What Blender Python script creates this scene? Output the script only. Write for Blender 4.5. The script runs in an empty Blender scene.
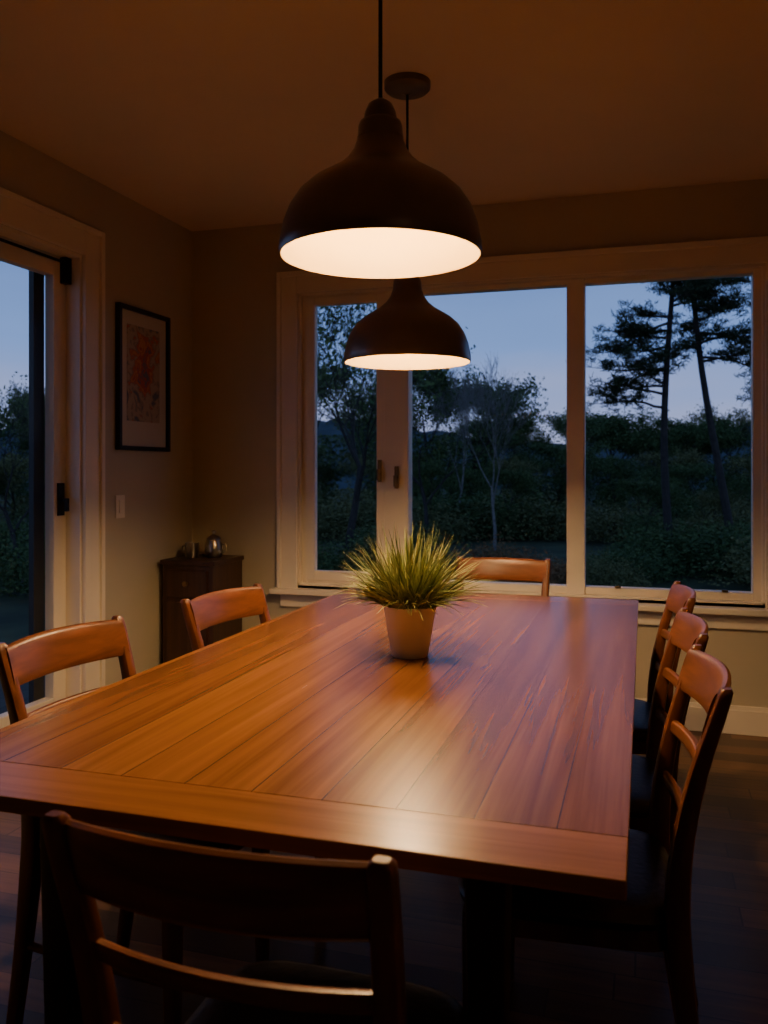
import bpy, math, random
from mathutils import Vector, Matrix, noise as mnoise
random.seed(7)
S=bpy.context.scene
COL=S.collection

# ---------------- materials ----------------
def nt(name):
    m=bpy.data.materials.new(name); m.use_nodes=True
    n=m.node_tree; b=n.nodes['Principled BSDF']
    return m,n,b
def plain(name,col,rough=.5,metal=0,var=.12,scale=8,bump=0,spec=.5,coat=0):
    m,n,b=nt(name)
    tc=n.nodes.new('ShaderNodeTexCoord'); no=n.nodes.new('ShaderNodeTexNoise')
    no.inputs['Scale'].default_value=scale; no.inputs['Detail'].default_value=4
    n.links.new(tc.outputs['Object'],no.inputs['Vector'])
    r=n.nodes.new('ShaderNodeValToRGB')
    r.color_ramp.elements[0].position=.3; r.color_ramp.elements[1].position=.7
    r.color_ramp.elements[0].color=(*[c*(1-var) for c in col],1)
    r.color_ramp.elements[1].color=(*[min(1,c*(1+var)) for c in col],1)
    n.links.new(no.outputs['Fac'],r.inputs['Fac']); n.links.new(r.outputs['Color'],b.inputs['Base Color'])
    b.inputs['Roughness'].default_value=rough; b.inputs['Metallic'].default_value=metal
    b.inputs['Specular IOR Level'].default_value=spec
    b.inputs['Coat Weight'].default_value=coat; b.inputs['Coat Roughness'].default_value=.3
    if bump:
        bp=n.nodes.new('ShaderNodeBump'); bp.inputs['Strength'].default_value=bump; bp.inputs['Distance'].default_value=.01
        n.links.new(no.outputs['Fac'],bp.inputs['Height']); n.links.new(bp.outputs['Normal'],b.inputs['Normal'])
    return m
def math_(n,op,a,bv=None,clamp=False):
    x=n.nodes.new('ShaderNodeMath'); x.operation=op; x.use_clamp=clamp
    for i,v in enumerate((a,bv)):
        if v is None: continue
        if isinstance(v,(int,float)): x.inputs[i].default_value=v
        else: n.links.new(v,x.inputs[i])
    return x.outputs[0]
def wood(name,dark,light,along='Y',pw=.13,rough=.3,seam=.012,rndmix=.45,breaks=0,gs=(38,2.2),coat=0,bump=.12,rvar=.1,ramp=(.22,.72),pores=.0):
    m,n,b=nt(name)
    tc=n.nodes.new('ShaderNodeTexCoord'); sp=n.nodes.new('ShaderNodeSeparateXYZ')
    n.links.new(tc.outputs['Object'],sp.inputs[0])
    o={'X':sp.outputs[0],'Y':sp.outputs[1],'Z':sp.outputs[2]}
    al=o[along]; ac=o['X' if along!='X' else 'Y']
    oth=o['Z' if along!='Z' else 'Y']
    q=math_(n,'DIVIDE',ac,pw); idx=math_(n,'FLOOR',q)
    wn=n.nodes.new('ShaderNodeTexWhiteNoise'); wn.noise_dimensions='1D'; n.links.new(idx,wn.inputs['W'])
    rnd=wn.outputs['Value']
    fr=math_(n,'FRACT',q); sm=math_(n,'LESS_THAN',fr,seam/pw*.35)
    if breaks:
        q2=math_(n,'ADD',math_(n,'DIVIDE',al,breaks),math_(n,'MULTIPLY',rnd,7.3))
        f2=math_(n,'FRACT',q2); s2=math_(n,'LESS_THAN',f2,.004)
        sm=math_(n,'MAXIMUM',sm,s2)
        wn2=n.nodes.new('ShaderNodeTexWhiteNoise'); wn2.noise_dimensions='1D'
        n.links.new(math_(n,'ADD',math_(n,'FLOOR',q2),math_(n,'MULTIPLY',idx,13.7)),wn2.inputs['W']); rnd=wn2.outputs['Value']
    def nz(g0,g1,det,dist,off):
        cb=n.nodes.new('ShaderNodeCombineXYZ')
        n.links.new(math_(n,'MULTIPLY',ac,g0),cb.inputs[0])
        n.links.new(math_(n,'ADD',math_(n,'MULTIPLY',al,g1),math_(n,'MULTIPLY',rnd,off)),cb.inputs[1])
        n.links.new(math_(n,'MULTIPLY',oth,g0),cb.inputs[2])
        no=n.nodes.new('ShaderNodeTexNoise'); no.inputs['Scale'].default_value=1; no.inputs['Detail'].default_value=det
        no.inputs['Roughness'].default_value=.55; no.inputs['Distortion'].default_value=dist
        n.links.new(cb.outputs[0],no.inputs['Vector']); return no.outputs['Fac']
    g=nz(gs[0],gs[1],6,.5,40)
    fac=math_(n,'ADD',math_(n,'MULTIPLY',g,1-rndmix*.5),math_(n,'MULTIPLY',math_(n,'SUBTRACT',rnd,.5),rndmix))
    if pores:
        g2=nz(gs[0]*5,gs[1]*3,3,.3,11)
        fac=math_(n,'ADD',fac,math_(n,'MULTIPLY',math_(n,'SUBTRACT',g2,.5),pores))
    r=n.nodes.new('ShaderNodeValToRGB')
    e=r.color_ramp.elements; e[0].position=ramp[0]; e[1].position=ramp[1]; e[0].color=(*dark,1); e[1].color=(*light,1)
    n.links.new(fac,r.inputs['Fac'])
    mx=n.nodes.new('ShaderNodeMix'); mx.data_type='RGBA'
    n.links.new(math_(n,'MULTIPLY',sm,.75),mx.inputs[0]); n.links.new(r.outputs['Color'],mx.inputs[6]); mx.inputs[7].default_value=(*[c*.15 for c in dark],1)
    n.links.new(mx.outputs[2],b.inputs['Base Color'])
    n.links.new(math_(n,'ADD',math_(n,'MULTIPLY',g,rvar),rough-rvar*.5),b.inputs['Roughness'])
    b.inputs['Coat Weight'].default_value=coat; b.inputs['Coat Roughness'].default_value=.2
    bp=n.nodes.new('ShaderNodeBump'); bp.inputs['Strength'].default_value=bump; bp.inputs['Distance'].default_value=.004
    n.links.new(math_(n,'SUBTRACT',fac,sm),bp.inputs['Height']); n.links.new(bp.outputs['Normal'],b.inputs['Normal'])
    return m
def emis(name,col,st):
    m,n,b=nt(name); b.inputs['Base Color'].default_value=(1,.9,.8,1)
    b.inputs['Emission Color'].default_value=(*col,1); b.inputs['Emission Strength'].default_value=st
    return m

M_wall=plain('wall_paint',(.54,.475,.345),.8,var=.03,scale=3,bump=.03)
M_wallf=plain('wall_low_bounce',(.12,.09,.07),.8,var=.03,scale=3,bump=.03)  # for the unseen wall behind the camera, darkened to cut bounce on the near chair
M_ceil=plain('ceiling_paint',(.84,.68,.53),.9,var=.03,scale=2)
M_trim=plain('trim_paint',(.86,.77,.63),.45,var=.03,scale=5)
M_floor=wood('floor_wood',(.07,.032,.017),(.23,.11,.052),along='X',pw=.11,rough=.36,breaks=1.3,rndmix=.5,seam=.01)
M_top=wood('table_wood',(.14,.046,.012),(.42,.18,.05),along='Y',pw=.117,rough=.26,rndmix=.42,seam=.005,gs=(36,1.2),ramp=(.10,.86),pores=.10,bump=.012,rvar=.05)
M_topx=wood('table_wood_end',(.14,.046,.012),(.39,.165,.046),along='X',pw=.5,rough=.26,rndmix=.1,seam=.0,gs=(36,1.2),ramp=(.10,.88),pores=.10,bump=.012,rvar=.05)
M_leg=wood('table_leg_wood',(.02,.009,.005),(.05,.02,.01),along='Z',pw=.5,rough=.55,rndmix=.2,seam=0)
M_chair=wood('chair_wood',(.11,.034,.010),(.29,.095,.029),along='X',pw=.9,rough=.33,rndmix=.2,seam=0,gs=(30,4),bump=.05)
M_chairz=wood('chair_post_wood',(.08,.024,.008),(.22,.069,.022),along='Z',pw=.9,rough=.33,rndmix=.2,seam=0,gs=(30,4),bump=.05)
M_seat=plain('black_leather',(.03,.022,.018),.38,var=.2,scale=60,bump=.15)
M_cab=wood('cabinet_wood',(.03,.012,.006),(.08,.032,.015),along='Z',pw=.6,rough=.4,rndmix=.2,seam=0)
M_bronze=plain('dark_bronze',(.15,.118,.095),.34,metal=.25,var=.12,scale=14,coat=.4)
M_shadein=plain('shade_enamel_inside',(.24,.16,.052),.6,var=.02)
M_black=plain('black_metal',(.015,.013,.012),.4,metal=.5)
M_frameb=plain('picture_frame_black',(.012,.010,.009),.35)
M_silver=plain('pewter',(.45,.42,.38),.3,metal=1.0,var=.15,scale=30)
M_pot=plain('pot_ceramic',(.84,.80,.74),.5,var=.04,scale=12)
M_soil=plain('soil',(.03,.02,.012),.95,var=.4,scale=80,bump=.5)
M_brass=plain('dull_brass',(.25,.17,.08),.35,metal=.9)
M_plate=plain('switch_plastic',(.80,.73,.60),.4,var=.02)
M_bulb=emis('bulb_glow',(1,.64,.31),1000)
M_cord=plain('cord_black',(.01,.009,.008),.6)
M_rubber=plain('dark_screen_frame',(.02,.02,.02),.5)

def leafmat(name,a,b_,rough=.6):
    m,n,b=nt(name)
    g=n.nodes.new('ShaderNodeNewGeometry')
    r=n.nodes.new('ShaderNodeValToRGB'); r.color_ramp.elements[0].color=(*a,1); r.color_ramp.elements[1].color=(*b_,1)
    n.links.new(g.outputs['Random Per Island'],r.inputs['Fac'])
    n.links.new(r.outputs['Color'],b.inputs['Base Color']); b.inputs['Roughness'].default_value=rough
    b.inputs['Specular IOR Level'].default_value=.15
    return m
M_blade=leafmat('grass_blades',(.08,.13,.03),(.55,.58,.25),rough=.5)
M_leafA=leafmat('leaf_dark_green',(.065,.12,.045),(.15,.23,.075))
M_leafB=leafmat('leaf_olive',(.12,.15,.055),(.26,.28,.11))
M_leafR=leafmat('leaf_russet',(.24,.13,.055),(.42,.25,.11))
M_needle=leafmat('pine_needles',(.022,.040,.020),(.065,.095,.04))
M_bark=plain('bark',(.055,.044,.038),.9,var=.3,scale=12)
M_barkl=plain('bark_pale',(.24,.22,.205),.9,var=.3,scale=12)
M_ground=plain('lawn',(.055,.075,.03),.95,var=.5,scale=1.5)
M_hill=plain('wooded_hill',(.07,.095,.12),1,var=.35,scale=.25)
M_deck=wood('deck_wood',(.06,.045,.035),(.13,.10,.08),along='Y',pw=.14,rough=.7,seam=.02)
M_mat=plain('mat_board',(.62,.54,.40),.7,var=.02)

def glassmat():
    m=bpy.data.materials.new('window_glass'); m.use_nodes=True; n=m.node_tree; n.nodes.clear()
    o=n.nodes.new('ShaderNodeOutputMaterial'); mx=n.nodes.new('ShaderNodeMixShader')
    t=n.nodes.new('ShaderNodeBsdfTransparent'); g=n.nodes.new('ShaderNodeBsdfGlossy'); f=n.nodes.new('ShaderNodeFresnel')
    f.inputs['IOR'].default_value=1.1; g.inputs['Roughness'].default_value=.02; t.inputs['Color'].default_value=(.96,.98,.99,1)
    n.links.new(f.outputs[0],mx.inputs[0]); n.links.new(t.outputs[0],mx.inputs[1]); n.links.new(g.outputs[0],mx.inputs[2]); n.links.new(mx.outputs[0],o.inputs[0])
    return m
M_glass=glassmat()
def artmat(cy,cz):
    # printed picture: one red/orange figure over a muted ground (drawn in object space)
    m,n,b=nt('abstract_art_print')
    tc=n.nodes.new('ShaderNodeTexCoord'); no=n.nodes.new('ShaderNodeTexNoise'); no.inputs['Scale'].default_value=13; no.inputs['Detail'].default_value=3; no.inputs['Distortion'].default_value=1.0
    n.links.new(tc.outputs['Object'],no.inputs['Vector'])
    sp=n.nodes.new('ShaderNodeSeparateXYZ'); n.links.new(tc.outputs['Object'],sp.inputs[0])
    dy=math_(n,'DIVIDE',math_(n,'SUBTRACT',sp.outputs[1],cy),.10); dz=math_(n,'DIVIDE',math_(n,'SUBTRACT',sp.outputs[2],cz),.15)
    d=math_(n,'MINIMUM',math_(n,'ADD',math_(n,'MULTIPLY',dy,dy),math_(n,'MULTIPLY',dz,dz)),1.9)
    k=math_(n,'ADD',math_(n,'MULTIPLY',math_(n,'SUBTRACT',1.0,d),.16),no.outputs['Fac'])
    r=n.nodes.new('ShaderNodeValToRGB'); r.color_ramp.interpolation='CONSTANT'; cr=r.color_ramp
    cols=[(0,(.12,.14,.16)),(.22,(.28,.23,.16)),(.29,(.44,.34,.21)),(.44,(.30,.22,.14)),(.49,(.50,.13,.05)),(.57,(.60,.24,.07)),(.63,(.46,.09,.045)),(.71,(.14,.14,.17)),(.76,(.42,.08,.04))]
    cr.elements[0].position=0; cr.elements[0].color=(*cols[0][1],1); cr.elements[1].position=cols[1][0]; cr.elements[1].color=(*cols[1][1],1)
    for p,c in cols[2:]:
        e=cr.elements.new(p); e.color=(*c,1)
    n.links.new(k,r.inputs['Fac']); n.links.new(r.outputs['Color'],b.inputs['Base Color']); b.inputs['Roughness'].default_value=.35
    return m
M_art=artmat(3.865,1.80)

# ---------------- mesh helpers ----------------
import bmesh
class MB:
    def __init__(s): s.v=[];s.f=[];s.m=[]
    def box(s,x0,x1,y0,y1,z0,z1,mi=0):
        b=len(s.v); s.v+=[(x0,y0,z0),(x1,y0,z0),(x1,y1,z0),(x0,y1,z0),(x0,y0,z1),(x1,y0,z1),(x1,y1,z1),(x0,y1,z1)]
        s.f+=[tuple(b+i for i in q) for q in ((0,3,2,1),(4,5,6,7),(0,1,5,4),(1,2,6,5),(2,3,7,6),(3,0,4,7))]; s.m+=[mi]*6
    def quad(s,*p):
        b=len(s.v); s.v+=p; s.f.append((b,b+1,b+2,b+3)); s.m.append(0)
    def rings(s,rings,mi=0,cap=True):
        b=len(s.v); n=len(rings[0])
        for r in rings: s.v+=[tuple(p) for p in r]
        k=len(rings)
        for i in range(k-1):
            for j in range(n):
                a=b+i*n; c=b+(i+1)*n
                s.f.append((a+j,a+(j+1)%n,c+(j+1)%n,c+j)); s.m.append(mi)
        if cap:
            s.f.append(tuple(b+j for j in reversed(range(n)))); s.m.append(mi)
            s.f.append(tuple(b+(k-1)*n+j for j in range(n))); s.m.append(mi)
    def tube(s,p0,p1,r0,r1,n=6,mi=0,cap=False):
        p0=Vector(p0);p1=Vector(p1); d=(p1-p0)
        if d.length<1e-6: return
        d.normalize(); a=d.cross(Vector((0,0,1)) if abs(d.z)<.9 else Vector((1,0,0))).normalized(); c=d.cross(a)
        s.rings([[p+a*(r*math.cos(2*math.pi*i/n))+c*(r*math.sin(2*math.pi*i/n)) for i in range(n)] for p,r in((p0,r0),(p1,r1))],mi,cap)
    def obj(s,name,mats,parent=None,bevel=0,smooth=False,loc=None,fixn=True):
        me=bpy.data.meshes.new(name); me.from_pydata(s.v,[],s.f)
        if not isinstance(mats,(list,tuple)): mats=[mats]
        for m in mats: me.materials.append(m)
        me.polygons.foreach_set('material_index',s.m)
        if smooth: me.polygons.foreach_set('use_smooth',[True]*len(me.polygons))
        me.update()
        o=bpy.data.objects.new(name,me); COL.objects.link(o)
        if parent: o.parent=parent
        if loc: o.location=loc
        if fixn:
            bm=bmesh.new(); bm.from_mesh(me); bmesh.ops.recalc_face_normals(bm,faces=bm.faces); bm.to_mesh(me); bm.free()
        if smooth==2:
            try: me.set_sharp_from_angle(angle=math.radians(40))
            except Exception: pass
        if bevel:
            md=o.modifiers.new('bevel','BEVEL'); md.width=bevel; md.segments=2; md.limit_method='ANGLE'
        return o
def box(name,x0,x1,y0,y1,z0,z1,mat,parent=None,bevel=0):
    b=MB(); b.box(x0,x1,y0,y1,z0,z1); return b.obj(name,mat,parent,bevel)
def empty(name,loc=(0,0,0),rot=0):
    e=bpy.data.objects.new(name,None); e.location=loc; e.rotation_euler=(0,0,rot); e.empty_display_size=.1; COL.objects.link(e); return e
def lathe(name,prof,mats,parent=None,n=48,mi=None,loc=None,cap=False):
    b=MB(); rs=[[(r*math.cos(2*math.pi*i/n),r*math.sin(2*math.pi*i/n),z) for i in range(n)] for r,z in prof]
    b.rings(rs,0,cap)
    if mi: 
        for i in range(len(prof)-1):
            for j in range(n): b.m[i*n+j]=mi[i]
    return b.obj(name,mats,parent,smooth=2,loc=loc,fixn=True)
def sup(a,b,n=16,e=3.2):
    out=[]
    for i in range(n):
        t=2*math.pi*(i+.5)/n; c=math.cos(t); s_=math.sin(t)
        out.append((a*math.copysign(abs(c)**(2/e),c),b*math.copysign(abs(s_)**(2/e),s_)))
    return out

# ---------------- room shell ----------------
XL,XR,YB,YF,H=-2.5,2.3,4.38,-1.8,2.64
T=.16
w=MB()
WX0,WX1,WZ0,WZ1=-1.84,.55,.62,2.24
w.box(XL-T,WX0,YB,YB+T,0,H); w.box(WX1,XR+T,YB,YB+T,0,H); w.box(WX0,WX1,YB,YB+T,0,WZ0); w.box(WX0,WX1,YB,YB+T,WZ1,H)
w.obj('wall_back',M_wall)
DY0,DY1,DZ=1.55,3.37,2.26
w=MB(); w.box(XL-T,XL,YF-T,DY0,0,H); w.box(XL-T,XL,DY1,YB,0,H); w.box(XL-T,XL,DY0,DY1,DZ,H)
w.obj('wall_left',M_wall)
box('wall_right',XR,XR+T,YF-T,YB,0,H,M_wall)
box('wall_front',XL,XR,YF-T,YF,0,H,M_wallf)
box('floor',XL-T,XR+T,YF-T,YB+T,-.12,0,M_floor)
box('ceiling',XL-T,XR+T,YF-T,YB+T,H,H+.12,M_ceil)
b=MB(); b.box(XL,XR,YB-.018,YB,0,.115); b.box(XL,XR,YB-.012,YB,.115,.135); b.obj('baseboard_back',M_trim,bevel=.002)
b=MB(); b.box(XL,XL+.018,DY1+.125,YB-.018,0,.125); b.box(XL,XL+.018,YF,DY0-.125,0,.125); b.obj('baseboard_left',M_trim,bevel=.003)
box('baseboard_right',XR-.018,XR,YF,YB-.018,0,.125,M_trim,bevel=.003)

# ---------------- window ----------------
W=empty('window_1',(0,0,0))
b=MB()
y0=YB-.022
b.box(-1.94,-1.84,y0,YB,.60,2.345); b.box(.55,.68,y0,YB,.60,2.345); b.box(-1.84,.55,y0,YB,2.24,2.345)
b.box(-1.955,-1.93,YB-.036,YB,.60,2.36); b.box(.665,.695,YB-.036,YB,.60,2.36); b.box(-1.93,.665,YB-.036,YB,2.33,2.36)
b.obj('casing',M_trim,W,bevel=.004)
b=MB(); b.box(-1.98,.72,YB-.075,YB+.06,.575,.605); b.box(-1.94,.68,YB-.02,YB,.50,.575); b.obj('sill',M_trim,W,bevel=.005)
b=MB()
b.box(WX0,WX0+.012,YB,YB+T,WZ0,WZ1);b.box(WX1-.012,WX1,YB,YB+T,WZ0,WZ1);b.box(WX0,WX1,YB,YB+T,WZ1-.012,WZ1);b.box(WX0,WX1,YB,YB+T,.605,.63)
b.obj('jambs',M_trim,W)
b=MB(); fy0,fy1=YB+.035,YB+.11
b.box(-1.345,-1.21,fy0-.01,fy1,.63,2.23); b.box(-.376,-.286,fy0-.01,fy1,.63,2.23)
b.box(-1.828,-1.80,fy0,fy1,.63,2.23); b.box(.50,.54,fy0,fy1,.63,2.23)
for xa,xb in((-1.80,-1.345),(-1.21,-.376),(-.286,.50)):
    b.box(xa,xb,fy0+.004,fy1,2.205,2.23); b.box(xa,xb,fy0+.004,fy1,.63,.668)
b.obj('frame',M_trim,W,bevel=.003)
b=MB()
sy0,sy1=YB+.03,YB+.075
b.box(-1.80,-1.752,sy0,sy1,.645,2.22); b.box(-1.392,-1.345,sy0,sy1,.645,2.22); b.box(-1.752,-1.392,sy0,sy1,2.175,2.22); b.box(-1.752,-1.392,sy0,sy1,.645,.70)
b.obj('sash',M_trim,W,bevel=.004)
b=MB()
for xa,xb,yy,za,zb in((-1.76,-1.385,YB+.057,.69,2.18),(-1.215,-.37,YB+.072,.66,2.21),(-.292,.505,YB+.072,.66,2.21)):
    b.quad((xa,yy,za),(xb,yy,za),(xb,yy,zb),(xa,yy,zb))
b.obj('glass',M_glass,W,fixn=False)
b=MB()
for hx,hz in((-1.37,1.255),(-1.275,1.22)):
    b.box(hx-.010,hx+.010,YB+.012,YB+.03,hz-.06,hz+.06); b.box(hx-.006,hx+.006,YB-.01,YB+.014,hz-.01,hz+.008); b.box(hx-.007,hx+.007,YB-.018,YB-.008,hz-.05,hz+.01)
b.box(-.14,-.11,YB+.03,YB+.04,.668,.68); b.box(.36,.39,YB+.03,YB+.04,.668,.68)
b.obj('latches',M_brass,W,bevel=.002)

# ---------------- patio door ----------------
D=empty('door_1')
b=MB(); x1=XL+.022
b.box(XL,x1,DY1,DY1+.12,0,2.38); b.box(XL,x1,DY0-.12,DY0,0,2.38); b.box(XL,x1,DY0,DY1,DZ,2.38)
b.box(XL,XL+.036,DY1+.105,DY1+.132,0,2.395); b.box(XL,XL+.036,DY0-.132,DY0-.105,0,2.395); b.box(XL,XL+.036,DY0-.105,DY1+.105,2.368,2.395)
b.obj('casing',M_trim,D,bevel=.004)
b=MB(); b.box(XL-T,XL,DY1-.015,DY1,0,DZ); b.box(XL-T,XL,DY0,DY0+.015,0,DZ); b.box(XL-T,XL,DY0+.015,DY1-.015,DZ-.015,DZ); b.box(XL-T,XL,DY0+.015,DY1-.015,0,.02)
b.obj('jambs',M_trim,D)
b=MB(); dx0,dx1=XL-.125,XL-.075
for a,c in((2.48,3.355),(1.57,2.48)):
    b.box(dx0,dx1,a,a+.08,.02,2.245); b.box(dx0,dx1,c-.085,c,.02,2.245); b.box(dx0,dx1,a+.08,c-.085,2.15,2.245); b.box(dx0,dx1,a+.08,c-.085,.02,.22)
b.obj('door_panels',M_trim,D,bevel=.004)
b=MB()
for ya,yb in((2.55,3.28),(1.64,2.41)): b.quad((XL-.1,ya,.21),(XL-.1,yb,.21),(XL-.1,yb,2.16),(XL-.1,ya,2.16))
b.obj('glass',M_glass,D,fixn=False)
b=MB(); b.box(XL-.155,XL-.128,3.20,3.27,.02,2.24); b.box(XL-.155,XL-.128,2.50,3.20,2.19,2.24); b.obj('screen_frame',M_rubber,D)
b=MB()
b.box(XL-.075,XL-.066,3.29,3.335,1.05,1.20); b.tube((XL-.066,3.313,1.12),(XL-.035,3.313,1.12),.009,.009,10,cap=True); b.box(XL-.045,XL-.032,3.303,3.323,1.07,1.13)
b.tube((XL-.05,1.7,2.215),(XL-.05,3.34,2.215),.007,.007,8,cap=True); b.box(XL-.075,XL-.04,3.31,3.35,2.12,2.24)
b.obj('hardware',M_black,D,bevel=.002)

# ---------------- picture ----------------
P=empty('framed_picture')
px=XL; ya,yb,za,zb=3.63,4.10,1.36,2.09
b=MB(); f=.022
b.box(px,px+.028,ya,ya+f,za,zb); b.box(px,px+.028,yb-f,yb,za,zb); b.box(px,px+.028,ya+f,yb-f,za,za+f); b.box(px,px+.028,ya+f,yb-f,zb-f,zb)
b.obj('frame',M_frameb,P,bevel=.002)
box('mat_board',px+.004,px+.010,ya+f,yb-f,za+f,zb-f,M_mat,P)
box('print',px+.010,px+.0115,ya+.085,yb-.085,za+.15,zb-.09,M_art,P)

L=empty('light_switch')
box('plate',XL,XL+.006,3.63,3.705,1.02,1.135,M_plate,L,.002); box('rocker',XL+.006,XL+.011,3.652,3.683,1.045,1.11,M_plate,L,.002)

# ---------------- side cabinet ----------------
C=empty('side_cabinet')
cx0,cx1,cy0,cy1=-2.46,-2.16,4.00,4.34
box('body',cx0,cx1,cy0,cy1,.07,.755,M_cab,C,.003)
box('top',cx0-.012,cx1+.012,cy0-.012,cy1,.755,.78,M_cab,C,.004)
b=MB(); b.box(cx0+.03,cx1-.03,cy0-.014,cy0,.12,.56); b.box(cx0+.03,cx1-.03,cy0-.014,cy0,.585,.73); b.obj('door_and_drawer',M_cab,C,bevel=.005)
b=MB(); 
for x in(cx0+.03,cx1-.03):
    for y in(cy0+.03,cy1-.03): b.box(x-.02,x+.02,y-.02,y+.02,0,.07)
b.obj('feet',M_cab,C)
b=MB(); xm=(cx0+cx1)/2; b.tube((xm,cy0-.014,.66),(xm,cy0-.035,.66),.012,.014,10,cap=True); b.tube((cx1-.06,cy0-.014,.36),(cx1-.06,cy0-.035,.36),.012,.014,10,cap=True); b.obj('knobs',M_brass,C)
J=empty('lidded_metal_jar',(-2.265,4.20,.78)); J.scale=(1.1,1.1,1.05)
lathe('body',[(.001,0),(.035,0),(.042,.01),(.045,.04),(.040,.075),(.034,.09),(.038,.094),(.036,.10),(.022,.112),(.006,.118),(.005,.124),(.012,.130),(.012,.138),(.001,.143)],M_silver,J,24)
b=MB(); pts=[(.043,.07),(.065,.07),(.07,.05),(.062,.03),(.043,.025)]
for (a,z1),(c,z2) in zip(pts,pts[1:]): b.tube((a,0,z1),(c,0,z2),.004,.004,6,cap=True)
b.obj('handle',M_silver,J)
J=empty('metal_cup',(-2.375,4.16,.78))
lathe('body',[(.001,0),(.032,0),(.034,.01),(.036,.07),(.040,.082),(.036,.082),(.032,.07),(.030,.012),(.001,.010)],M_silver,J,24)
b=MB(); pts=[(-.036,.065),(-.058,.06),(-.06,.035),(-.036,.022)]
for (a,z1),(c,z2) in zip(pts,pts[1:]): b.tube((a,0,z1),(c,0,z2),.0035,.0035,6,cap=True)
b.obj('handle',M_silver,J)

# ---------------- dining table ----------------
TB=empty('dining_table')
tx0,tx1,ty0,ty1=-1.19,-.02,1.075,3.41
bb=.13; tz=.735
box('top_boards',tx0,tx1,ty0+bb,ty1-bb,tz,.76,M_top,TB,.001)
b=MB(); b.box(tx0,tx1,ty0,ty0+bb-.0005,tz,.76); b.box(tx0,tx1,ty1-bb+.0005,ty1,tz,.76); b.obj('breadboard_ends',M_topx,TB,bevel=.002)
b=MB(); i=.18
b.box(tx0+i,tx0+i+.025,ty0+i,ty1-i,.67,tz); b.box(tx1-i-.025,tx1-i,ty0+i,ty1-i,.67,tz)
b.box(tx0+i,tx1-i,ty0+i,ty0+i+.025,.67,tz); b.box(tx0+i,tx1-i,ty1-i-.025,ty1-i,.67,tz)
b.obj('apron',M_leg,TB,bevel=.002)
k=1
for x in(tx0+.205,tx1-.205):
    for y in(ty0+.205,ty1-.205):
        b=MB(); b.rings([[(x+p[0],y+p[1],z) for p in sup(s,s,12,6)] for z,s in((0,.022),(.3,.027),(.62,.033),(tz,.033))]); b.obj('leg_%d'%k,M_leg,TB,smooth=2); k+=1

# ---------------- dining chairs ----------------
HC=.875
WS=.95
def build_chair():
    E=empty('dining_chair')
    for sx,nm in((-1,'left'),(1,'right')):
        path=[(.190,-.245,0,.014,.015),(.188,-.215,.2,.016,.018),(.186,-.195,.38,.018,.022),(.186,-.19,.48,.018,.022),(.190,-.20,.60,.017,.019),(.195,-.225,.72,.016,.016),(.200,-.255,.82,.0155,.014),(.202,-.27,HC-.006,.014,.012),(.202,-.2715,HC,.009,.008)]
        rs=[]
        for i in range(len(path)-1):
            for s in range(3 if i<len(path)-2 else 1):
                t=s/3
                p0=path[max(i-1,0)];p1=path[i];p2=path[i+1];p3=path[min(i+2,len(path)-1)]
                q=[.5*(2*p1[c]+(p2[c]-p0[c])*t+(2*p0[c]-5*p1[c]+4*p2[c]-p3[c])*t*t+(3*p1[c]-p0[c]-3*p2[c]+p3[c])*t**3) for c in range(5)]
                rs.append(q)
        rs.append(path[-1])
        b=MB(); b.rings([[(sx*q[0]*WS+p[0],q[1]+p[1],q[2]) for p in sup(q[3],q[4],12,4)] for q in rs]); b.obj('back_post_'+nm,M_chairz,E,smooth=2)
        b=MB(); b.rings([[(sx*x*WS+p[0],y+p[1],z) for p in sup(s,s,12,5)] for x,y,z,s in((.185,.185,0,.012),(.182,.182,.2,.016),(.18,.18,.425,.019))]); b.obj('front_leg_'+nm,M_chairz,E,smooth=2)
        b=MB(); b.tube((sx*.187*WS,-.21,.21),(sx*.183*WS,.18,.21),.010,.010,10,cap=True); b.obj('side_stretcher_'+nm,M_chairz,E,smooth=2)
    def slat(nm,za,zb,yy,ybt,bow,th,arch=0,L=.2):
        L*=WS
        b=MB(); rs=[]; N=16
        for i in range(N+1):
            s=-1+2*i/N; x=s*L; y=-bow*(1-s*s); ar=arch*(1-s*s)
            hz=(zb-za)/2; ring=[]
            for (p,q) in sup(th/2,hz,14,3.5):
                tt=(q+hz)/(2*hz)
                ring.append((x,y+p+ybt+(yy-ybt)*tt,za+hz+q+(ar*tt)))
            rs.append(ring)
        b.rings(rs); b.obj(nm,M_chair,E,smooth=2)
    slat('top_rail',.775,HC-.008,-.262,-.235,.035,.022,.006)
    slat('middle_rail',.685,.712,-.219,-.213,.028,.016,0,.193)
    slat('lower_rail',.575,.602,-.199,-.195,.02,.016,0,.188)
    b=MB(); b.rings([[(p[0]*WS,p[1]-.002,z) for p in sup(s,s-.003,28,7)] for z,s in((.385,.190),(.425,.192))]); b.obj('seat_frame',M_chairz,E,smooth=2)
    b=MB(); b.rings([[(p[0]*WS,p[1]+.008,z) for p in sup(a,a*.98,32,5)] for z,a in((.425,.200),(.432,.212),(.445,.215),(.457,.208),(.464,.19),(.468,.15),(.470,.08),(.4705,.01))]); b.obj('seat_cushion',M_seat,E,smooth=2)
    return E
chair=build_chair()
def place(E,x,y,a): E.location=(x,y,0); E.rotation_euler=(0,0,math.radians(a))
def dup(E,x,y,a):
    N=bpy.data.objects.new('dining_chair',None); COL.objects.link(N); N.empty_display_size=.1
    for c in E.children:
        o=c.copy(); COL.objects.link(o); o.parent=N
    place(N,x,y,a); return N
place(chair,-.44,1.075,0)
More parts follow.
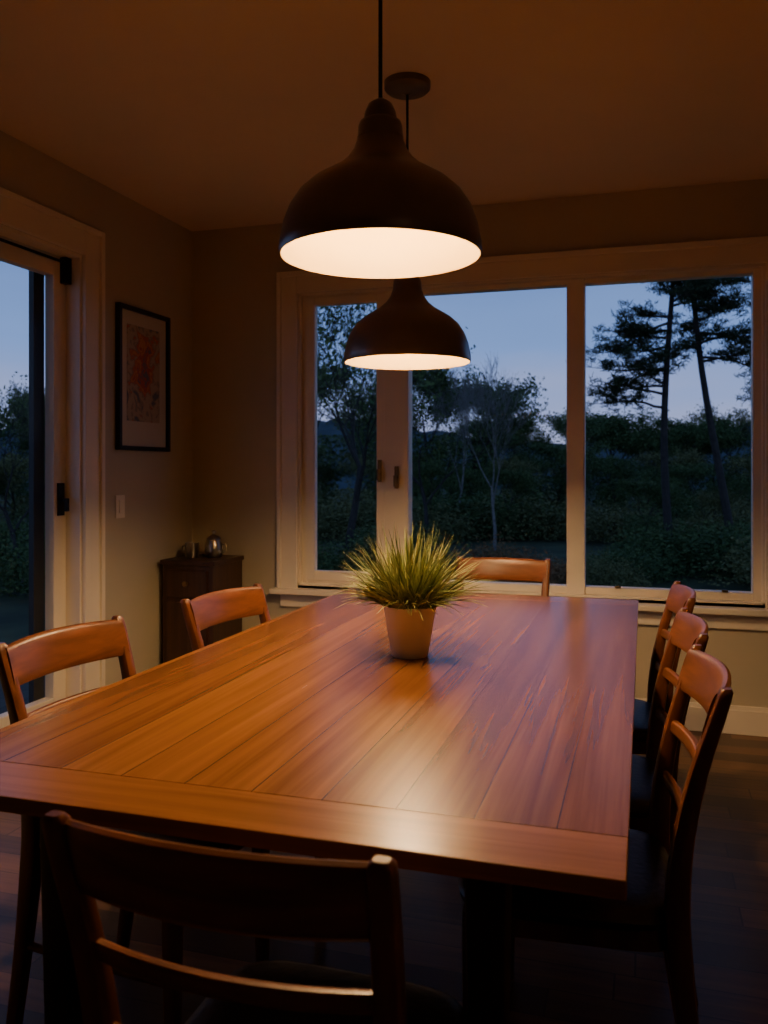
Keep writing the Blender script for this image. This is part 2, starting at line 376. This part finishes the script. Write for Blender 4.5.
def bk(bx,by,a,d=.265):
    r=math.radians(a); return (bx-math.sin(r)*d, by+math.cos(r)*d, a)
for bx,by,a in((.12,1.80,94),(.115,2.32,94),(.12,2.92,94),(-1.345,1.75,-96),(-1.275,2.44,-98)):
    dup(chair,*bk(bx,by,a))
dup(chair,*bk(-.59,3.72,180))

# ---------------- plant ----------------
PL=empty('potted_grass_plant',(-.603,2.21,.76))
lathe('pot',[(.001,0),(.046,0),(.050,.004),(.070,.125),(.073,.132),(.072,.136),(.066,.136),(.064,.125),(.06,.115)],M_pot,PL,40)
lathe('soil',[(.061,.118),(.03,.122),(.001,.123)],M_soil,PL,24)
b=MB()
for k in range(1250):
    a=random.uniform(0,2*math.pi)
    lean=math.acos(1-random.random()**1.05*.98)
    Ln=random.uniform(.12,.25)*(1.05-.20*lean/1.5); wd=random.uniform(.0025,.005)
    r0=random.uniform(0,.052); p=Vector((r0*math.cos(a),r0*math.sin(a),.118)); aa=a+random.uniform(-1.0,1.0)
    d0=lean*.7; d1=lean*1.15+random.uniform(-.6,.55); N=5; side=Vector((-math.sin(aa),math.cos(aa),0)); vs=[]
    tw=random.uniform(-.8,.8)
    for i in range(N+1):
        t=i/N; th=d0+(d1-d0)*t; wv=wd*(1-t**1.6)+.0003
        sd=(side+Vector((0,0,tw))).normalized()
        vs.append((p-sd*wv,p+sd*wv)); p=p+Vector((math.cos(aa)*math.sin(th),math.sin(aa)*math.sin(th),math.cos(th)))*(Ln/N)
        hr=math.hypot(p.x,p.y)
        if p.z<.139 and hr<.08: p.z=.139
    base=len(b.v)
    for q in vs: b.v+= [tuple(q[0]),tuple(q[1])]
    for i in range(N): b.f.append((base+2*i,base+2*i+1,base+2*i+3,base+2*i+2)); b.m.append(0)
b.obj('grass_blades',M_blade,PL,fixn=False,smooth=True)

# ---------------- pendant lamps ----------------
def pendant(x,y,rimz):
    E=empty('pendant_lamp',(x,y,rimz)); s=.00224
    out=[(100,-1),(101,3),(100.5,10),(97,28),(91,44),(82,58),(70,69),(57,77),(44,85),(34,94),(27,104),(23,115),(22,128),(20.5,132),(17,134),(15.5,142),(12,150),(8,153),(3,156)]
    inn=[(99,-1),(98,5),(94.5,27),(88,43),(79,56),(67,66),(54,74),(41,82),(31,91),(22,100),(10,104),(.5,104)]
    prof=[(r*s,z*s) for r,z in reversed(out)]+[(r*s,z*s) for r,z in inn]
    mi=[0]*(len(out)-1)+[0]+[1]*(len(inn)-1)
    lathe('shade',prof,[M_bronze,M_shadein],E,72,mi)
    lathe('collar',[(.049,.252),(.052,.256),(.052,.262),(.049,.266)],M_bronze,E,40)
    lathe('socket',[(.001,.236),(.022,.236),(.022,.172),(.018,.166),(.001,.166)],M_black,E,24)
    up=.022
    lathe('bulb',[(r,z+up) for r,z in((.013,.146),(.014,.135),(.022,.118),(.030,.10),(.033,.085),(.031,.068),(.024,.056),(.012,.049),(.001,.047))],M_bulb,E,24)
    b=MB(); b.tube((0,0,.345),(0,0,H-rimz-.02),.0045,.0045,10,cap=True); b.obj('cord',M_cord,E,smooth=2)
    hh=H-rimz
    lathe('canopy',[(.006,hh-.045),(.012,hh-.040),(.03,hh-.036),(.074,hh-.030),(.082,hh-.022),(.083,hh),(.001,hh)],M_bronze,E,40)
pendant(-.563,1.814,1.74)
pendant(-.806,2.92,1.645)
# dim warm fill light, added out of view behind the camera
ld=bpy.data.lights.new('fill_light','POINT'); ld.energy=2.5; ld.color=(1,.62,.36); ld.shadow_soft_size=.2
lo=bpy.data.objects.new('fill_light',ld); lo.location=(1.7,-1.0,2.35); COL.objects.link(lo)

# ---------------- exterior ----------------
GZ=-.45
b=MB(); b.quad((-120,-40,GZ),(120,-40,GZ),(120,140,GZ),(-120,140,GZ)); b.obj('lawn',M_ground,fixn=False)
b=MB(); b.box(-5.2,XL-T,0.5,4.5,-.12,-.04); b.obj('deck',M_deck)
b=MB(); NA=260
for i in range(NA+1):
    a=math.radians(-100+170*i/NA); R=95; x=math.sin(a)*R; y=math.cos(a)*R
    hz=5.2+2.6*mnoise.noise(Vector((i*.045,0,1)))+.9*mnoise.noise(Vector((i*.5,2,1)))+.5*random.random()
    b.v+=[(x*.8,y*.8,GZ+.01),(x*.9,y*.9,hz*.6),(x,y,hz)]
for i in range(NA):
    for j in(0,1): b.f.append((i*3+j,i*3+3+j,i*3+4+j,i*3+1+j)); b.m.append(0)
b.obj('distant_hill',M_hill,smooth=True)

def rnd_perp(d):
    v=Vector((random.gauss(0,1),random.gauss(0,1),random.gauss(0,1))); v-=v.dot(d)*d; return v.normalized()
def grow(b,p,d,L,r,dep,tips,spread=.6,up=.15,kids=3,minr=.004):
    segs=3
    for i in range(segs):
        d=(d+rnd_perp(d)*.14+Vector((0,0,up*.3))).normalized(); q=p+d*(L/segs); r2=r*.86
        b.tube(p,q,r,r2,5 if r>.02 else 3,0); p=q; r=r2
        if dep>0 and i>0:
            n=1 if i<segs-1 else kids
            for k in range(n):
                nd=(d+rnd_perp(d)*random.uniform(spread*.6,spread*1.3)+Vector((0,0,up))).normalized()
                grow(b,p,nd,L*random.uniform(.6,.8),max(r*.62,minr),dep-1,tips,spread,up,kids,minr)
        if dep<=1: tips.append(Vector(p))
def leaf(b,c,s,mi=1):
    n=Vector((random.gauss(0,1),random.gauss(0,1),random.gauss(0,1))).normalized(); a=rnd_perp(n)*s; e=n.cross(a)*.6
    k=len(b.v); b.v+=[tuple(c-a),tuple(c+e*.9),tuple(c+a),tuple(c-e*.9)]; b.f.append((k,k+1,k+2,k+3)); b.m.append(mi)
def finish(b,lm,bark,nm):
    me=bpy.data.meshes.new(nm); me.from_pydata(b.v,[],b.f); me.materials.append(bark); me.materials.append(lm); me.polygons.foreach_set('material_index',b.m); me.update(); return me
def tree_mesh(seed,leaves,lm,Ht=5,bark=M_bark,spread=.7,dep=4,ls=.05,r=.07,jit=.14,up=.15,low=0,minr=.004):
    random.seed(seed); b=MB(); tips=[]
    grow(b,Vector((0,0,0)),Vector((0,0,1)),Ht*.36,r,dep,tips,spread,up,3,minr)
    for _ in range(leaves):
        c=random.choice(tips)+Vector((random.gauss(0,jit),random.gauss(0,jit),random.gauss(0,jit*.8)))
        if c.z<.1: c.z=.1+random.random()*.3
        leaf(b,c,ls*random.uniform(.6,1.4))
    for _ in range(low): # leafy skirt so that the stand closes towards the ground
        a=random.uniform(0,6.28); z=random.uniform(.05,Ht*.45); rr=random.uniform(.3,1)*(.5+.9*z/Ht)*1.2
        leaf(b,Vector((math.cos(a)*rr,math.sin(a)*rr,z)),ls*random.uniform(.8,1.6))
    h=max(v[2] for v in b.v)
    return finish(b,lm,bark,'tree'),h
def bush_mesh(seed,lm,n=8000):
    random.seed(seed); b=MB()
    for k in range(14):
        a=random.uniform(0,6.28); d=Vector((math.cos(a)*.5,math.sin(a)*.5,1)).normalized(); b.tube((0,0,0),d*.8,.02,.008,4)
    for _ in range(n):
        v=Vector((random.gauss(0,1),random.gauss(0,1),random.gauss(0,1))).normalized()*random.uniform(.6,1.12)
        nz=1+.5*mnoise.noise(v*2.2+Vector((seed,0,0)))+.3*mnoise.noise(v*5+Vector((seed,3,0)))
        c=Vector((v.x*nz,v.y*nz,abs(v.z)*nz+.05)); leaf(b,c,.030*random.uniform(.6,1.5))
    return finish(b,lm,M_bark,'bush'),1.1
def put(name,mh,x,y,h,rot=None,wide=1):
    me,hh=mh; o=bpy.data.objects.new(name,me); COL.objects.link(o); s=h/hh; o.scale=(s*wide,s*wide,s); o.location=(x,y,GZ); o.rotation_euler=(0,0,random.uniform(0,6.28) if rot is None else rot); return o
TA=tree_mesh(11,7500,M_leafA,low=2500); TB_=tree_mesh(12,5000,M_leafB,spread=.6,low=1500); TC=tree_mesh(13,7000,M_leafA,spread=.9,low=2500)
TD=tree_mesh(14,1800,M_leafB,spread=.5,up=.25,low=300)
BARE=tree_mesh(21,0,M_leafB,bark=M_barkl,dep=5,spread=.5,r=.06,up=.22)
BARE2=tree_mesh(25,0,M_leafB,bark=M_barkl,dep=5,spread=.45,r=.05,up=.3)
SP=tree_mesh(22,2600,M_leafA,bark=M_bark,dep=5,spread=.6,r=.08,ls=.04,jit=.13)
BA=bush_mesh(1,M_leafA); BB=bush_mesh(2,M_leafB); BR=bush_mesh(3,M_leafR)
random.seed(5)
def pos(u,z): return (z*(.956*u-.292), z*(.956+.292*u))
def band(t0,t1,n,z0,z1,h0,h1,meshes,name,w=(1,1.3)):
    for i in range(n):
        t=t0+(t1-t0)*(i+random.random())/n; z=random.uniform(z0,z1); x,y=pos(t,z)
        put(name,random.choice(meshes),x,y,random.uniform(h0,h1)*z/30,wide=random.uniform(*w))
# (heights are given as at 30 m and scale with distance)
band(-.12,.10,6,30,42,4.8,6.0,[TA,TC,TD],'deciduous_tree',(.8,1.1))
band(.09,.24,6,42,52,2.9,3.6,[TA,TB_,TC],'deciduous_tree',(1,1.5))
band(.24,.40,6,40,50,2.8,3.5,[TA,TB_,TC],'deciduous_tree',(1,1.5))
band(.40,.62,6,34,44,3.0,4.3,[TA,TB_,TC],'deciduous_tree',(1,1.3))
band(-.12,.60,16,26,36,1.8,2.7,[TA,TB_,TC],'deciduous_tree',(1.2,1.7))
band(-.62,-.30,8,24,36,4.4,5.4,[TA,TC,TD],'deciduous_tree',(.8,1.1))
band(-1.0,-.62,5,24,34,4.4,5.4,[TA,TC],'deciduous_tree')
band(-.70,-.30,7,19,24,2.2,3.2,[TA,TB_],'deciduous_tree',(1.2,1.6))
band(-.10,.15,3,20,25,2.4,3.2,[TA,TB_],'deciduous_tree',(.8,1.2))
band(.30,.55,4,17,22,2.2,3.0,[TB_,TA],'deciduous_tree',(1.1,1.4))
band(-.10,.58,16,18,24,.8,1.4,[BA,BB,BA],'shrub',(1.5,2.2))
band(-.10,.26,9,11.5,14,.8,1.4,[BR,BR,BB],'russet_shrub',(1.2,1.6))
band(.28,.60,8,12,16,1.0,1.8,[BA,BB],'shrub',(1.3,1.7))
band(-.7,-.35,6,12,16,1.3,2.2,[BA,BB],'shrub',(1.2,1.6))
band(-.12,.02,3,11,13,1.0,1.8,[BA],'shrub',(1.2,1.6))
x,y=pos(-.046,14); put('sparse_tree',SP,x,y,5.6,rot=1)
x,y=pos(.130,18); put('bare_tree',BARE,x,y,4.2,rot=.5)
x,y=pos(.085,26); put('bare_tree',BARE2,x,y,4.9,rot=3.5)
x,y=pos(.05,19); put('sparse_tree',SP,x,y,4.3,rot=2)
x,y=pos(-.43,13); put('sparse_tree',SP,x,y,3.5,rot=3)
def pine(name,x,y,h,lean,seed,bmin,Lmax,nb,azs=None,tr=.085):
    random.seed(seed); b=MB(); pts=[]; N=14
    for i in range(N+1):
        t=i/N; pts.append(Vector((lean*t+.10*math.sin(t*5+seed),.1*math.sin(t*4),h*t)))
    for i in range(N): b.tube(pts[i],pts[i+1],tr*(1-i/N*.65),tr*(1-(i+1)/N*.65),8)
    for k in range(nb):
        t=bmin+(1-bmin)*(k+random.random()*.9)/nb; f=min(t,.999)*N; i=min(int(f),N-1); p=pts[i].lerp(pts[i+1],f-i)
        a=random.uniform(0,6.28)
        if azs and t<azs[2]: a=random.uniform(azs[0],azs[1])
        tt=(t-bmin)/(1-bmin); Lb=random.uniform(.45,1)*Lmax*(1-.45*tt)
        d=Vector((math.cos(a),math.sin(a),random.uniform(-.15,.35))).normalized()
        q=p; M=7
        for s in range(M):
            d=(d+Vector((random.gauss(0,.18),random.gauss(0,.18),random.gauss(-.03,.10)))).normalized(); q2=q+d*(Lb/M)
            b.tube(q,q2,.028*(1-s/M*.8),.028*(1-(s+1)/M*.8),4)
            if s>=2:
                for tw in range(random.randint(3,6)):
                    c=q2+Vector((random.gauss(0,.19),random.gauss(0,.19),random.gauss(.06,.08)))
                    b.tube(q2,c,.008,.004,3)
                    for nn in range(36):
                        dd=Vector((random.gauss(0,1),random.gauss(0,1),random.gauss(.3,.7))).normalized()*random.uniform(.06,.14)
                        c0=c+Vector((random.gauss(0,.06),random.gauss(0,.06),random.gauss(0,.03))); sd=rnd_perp(dd.normalized())*.010
                        kk=len(b.v); b.v+=[tuple(c0-sd),tuple(c0+sd),tuple(c0+dd)]; b.f.append((kk,kk+1,kk+2)); b.m.append(1)
            q=q2
    return b.obj(name,[M_bark,M_needle],None,fixn=False,loc=(x,y,GZ))
x,y=pos(.336,16); pine('pine_tree',x,y,6.8,.0,3,.42,1.7,26,(2.6,3.7,.70))
x,y=pos(.405,16); pine('pine_tree',x,y,7.2,-.75,8,.52,1.9,32)
x,y=pos(.47,18); pine('pine_tree',x,y,6.8,.1,12,.38,1.4,30)

# ---------------- world ----------------
Wd=bpy.data.worlds.new('dusk'); S.world=Wd; Wd.use_nodes=True; n=Wd.node_tree
bg=n.nodes['Background']; tc=n.nodes.new('ShaderNodeTexCoord'); sp=n.nodes.new('ShaderNodeSeparateXYZ'); n.links.new(tc.outputs['Generated'],sp.inputs[0])
mp=n.nodes.new('ShaderNodeMapping'); mp.inputs['Scale'].default_value=(3,3,14); no=n.nodes.new('ShaderNodeTexNoise'); no.inputs['Scale'].default_value=1.3; no.inputs['Detail'].default_value=4
n.links.new(tc.outputs['Generated'],mp.inputs[0]); n.links.new(mp.outputs[0],no.inputs['Vector'])
ad=math_(n,'ADD',sp.outputs[2],math_(n,'MULTIPLY',math_(n,'SUBTRACT',no.outputs['Fac'],.5),.10))
r=n.nodes.new('ShaderNodeValToRGB'); cr=r.color_ramp
cr.elements[0].position=0; cr.elements[0].color=(.42,.44,.65,1); cr.elements[1].position=1; cr.elements[1].color=(.06,.09,.20,1)
for p,c in((.07,(.37,.44,.76)),(.14,(.22,.36,.78)),(.28,(.14,.26,.60)),(.5,(.08,.14,.30))):
    e=cr.elements.new(p); e.color=(*c,1)
n.links.new(ad,r.inputs['Fac']); n.links.new(r.outputs['Color'],bg.inputs['Color']); bg.inputs['Strength'].default_value=1.05

# ---------------- camera ----------------
cd=bpy.data.cameras.new('camera'); cam=bpy.data.objects.new('camera',cd); COL.objects.link(cam)
cam.location=(0,0,1.26); cam.rotation_euler=(math.radians(90),0,math.radians(17))
cd.lens=850/1024*36; cd.sensor_width=36; cd.sensor_fit='AUTO'; cd.shift_y=-42/1024; cd.clip_end=500; cd.clip_start=.02
cd.dof.use_dof=True; cd.dof.focus_distance=2.3; cd.dof.aperture_fstop=5.6
S.camera=cam
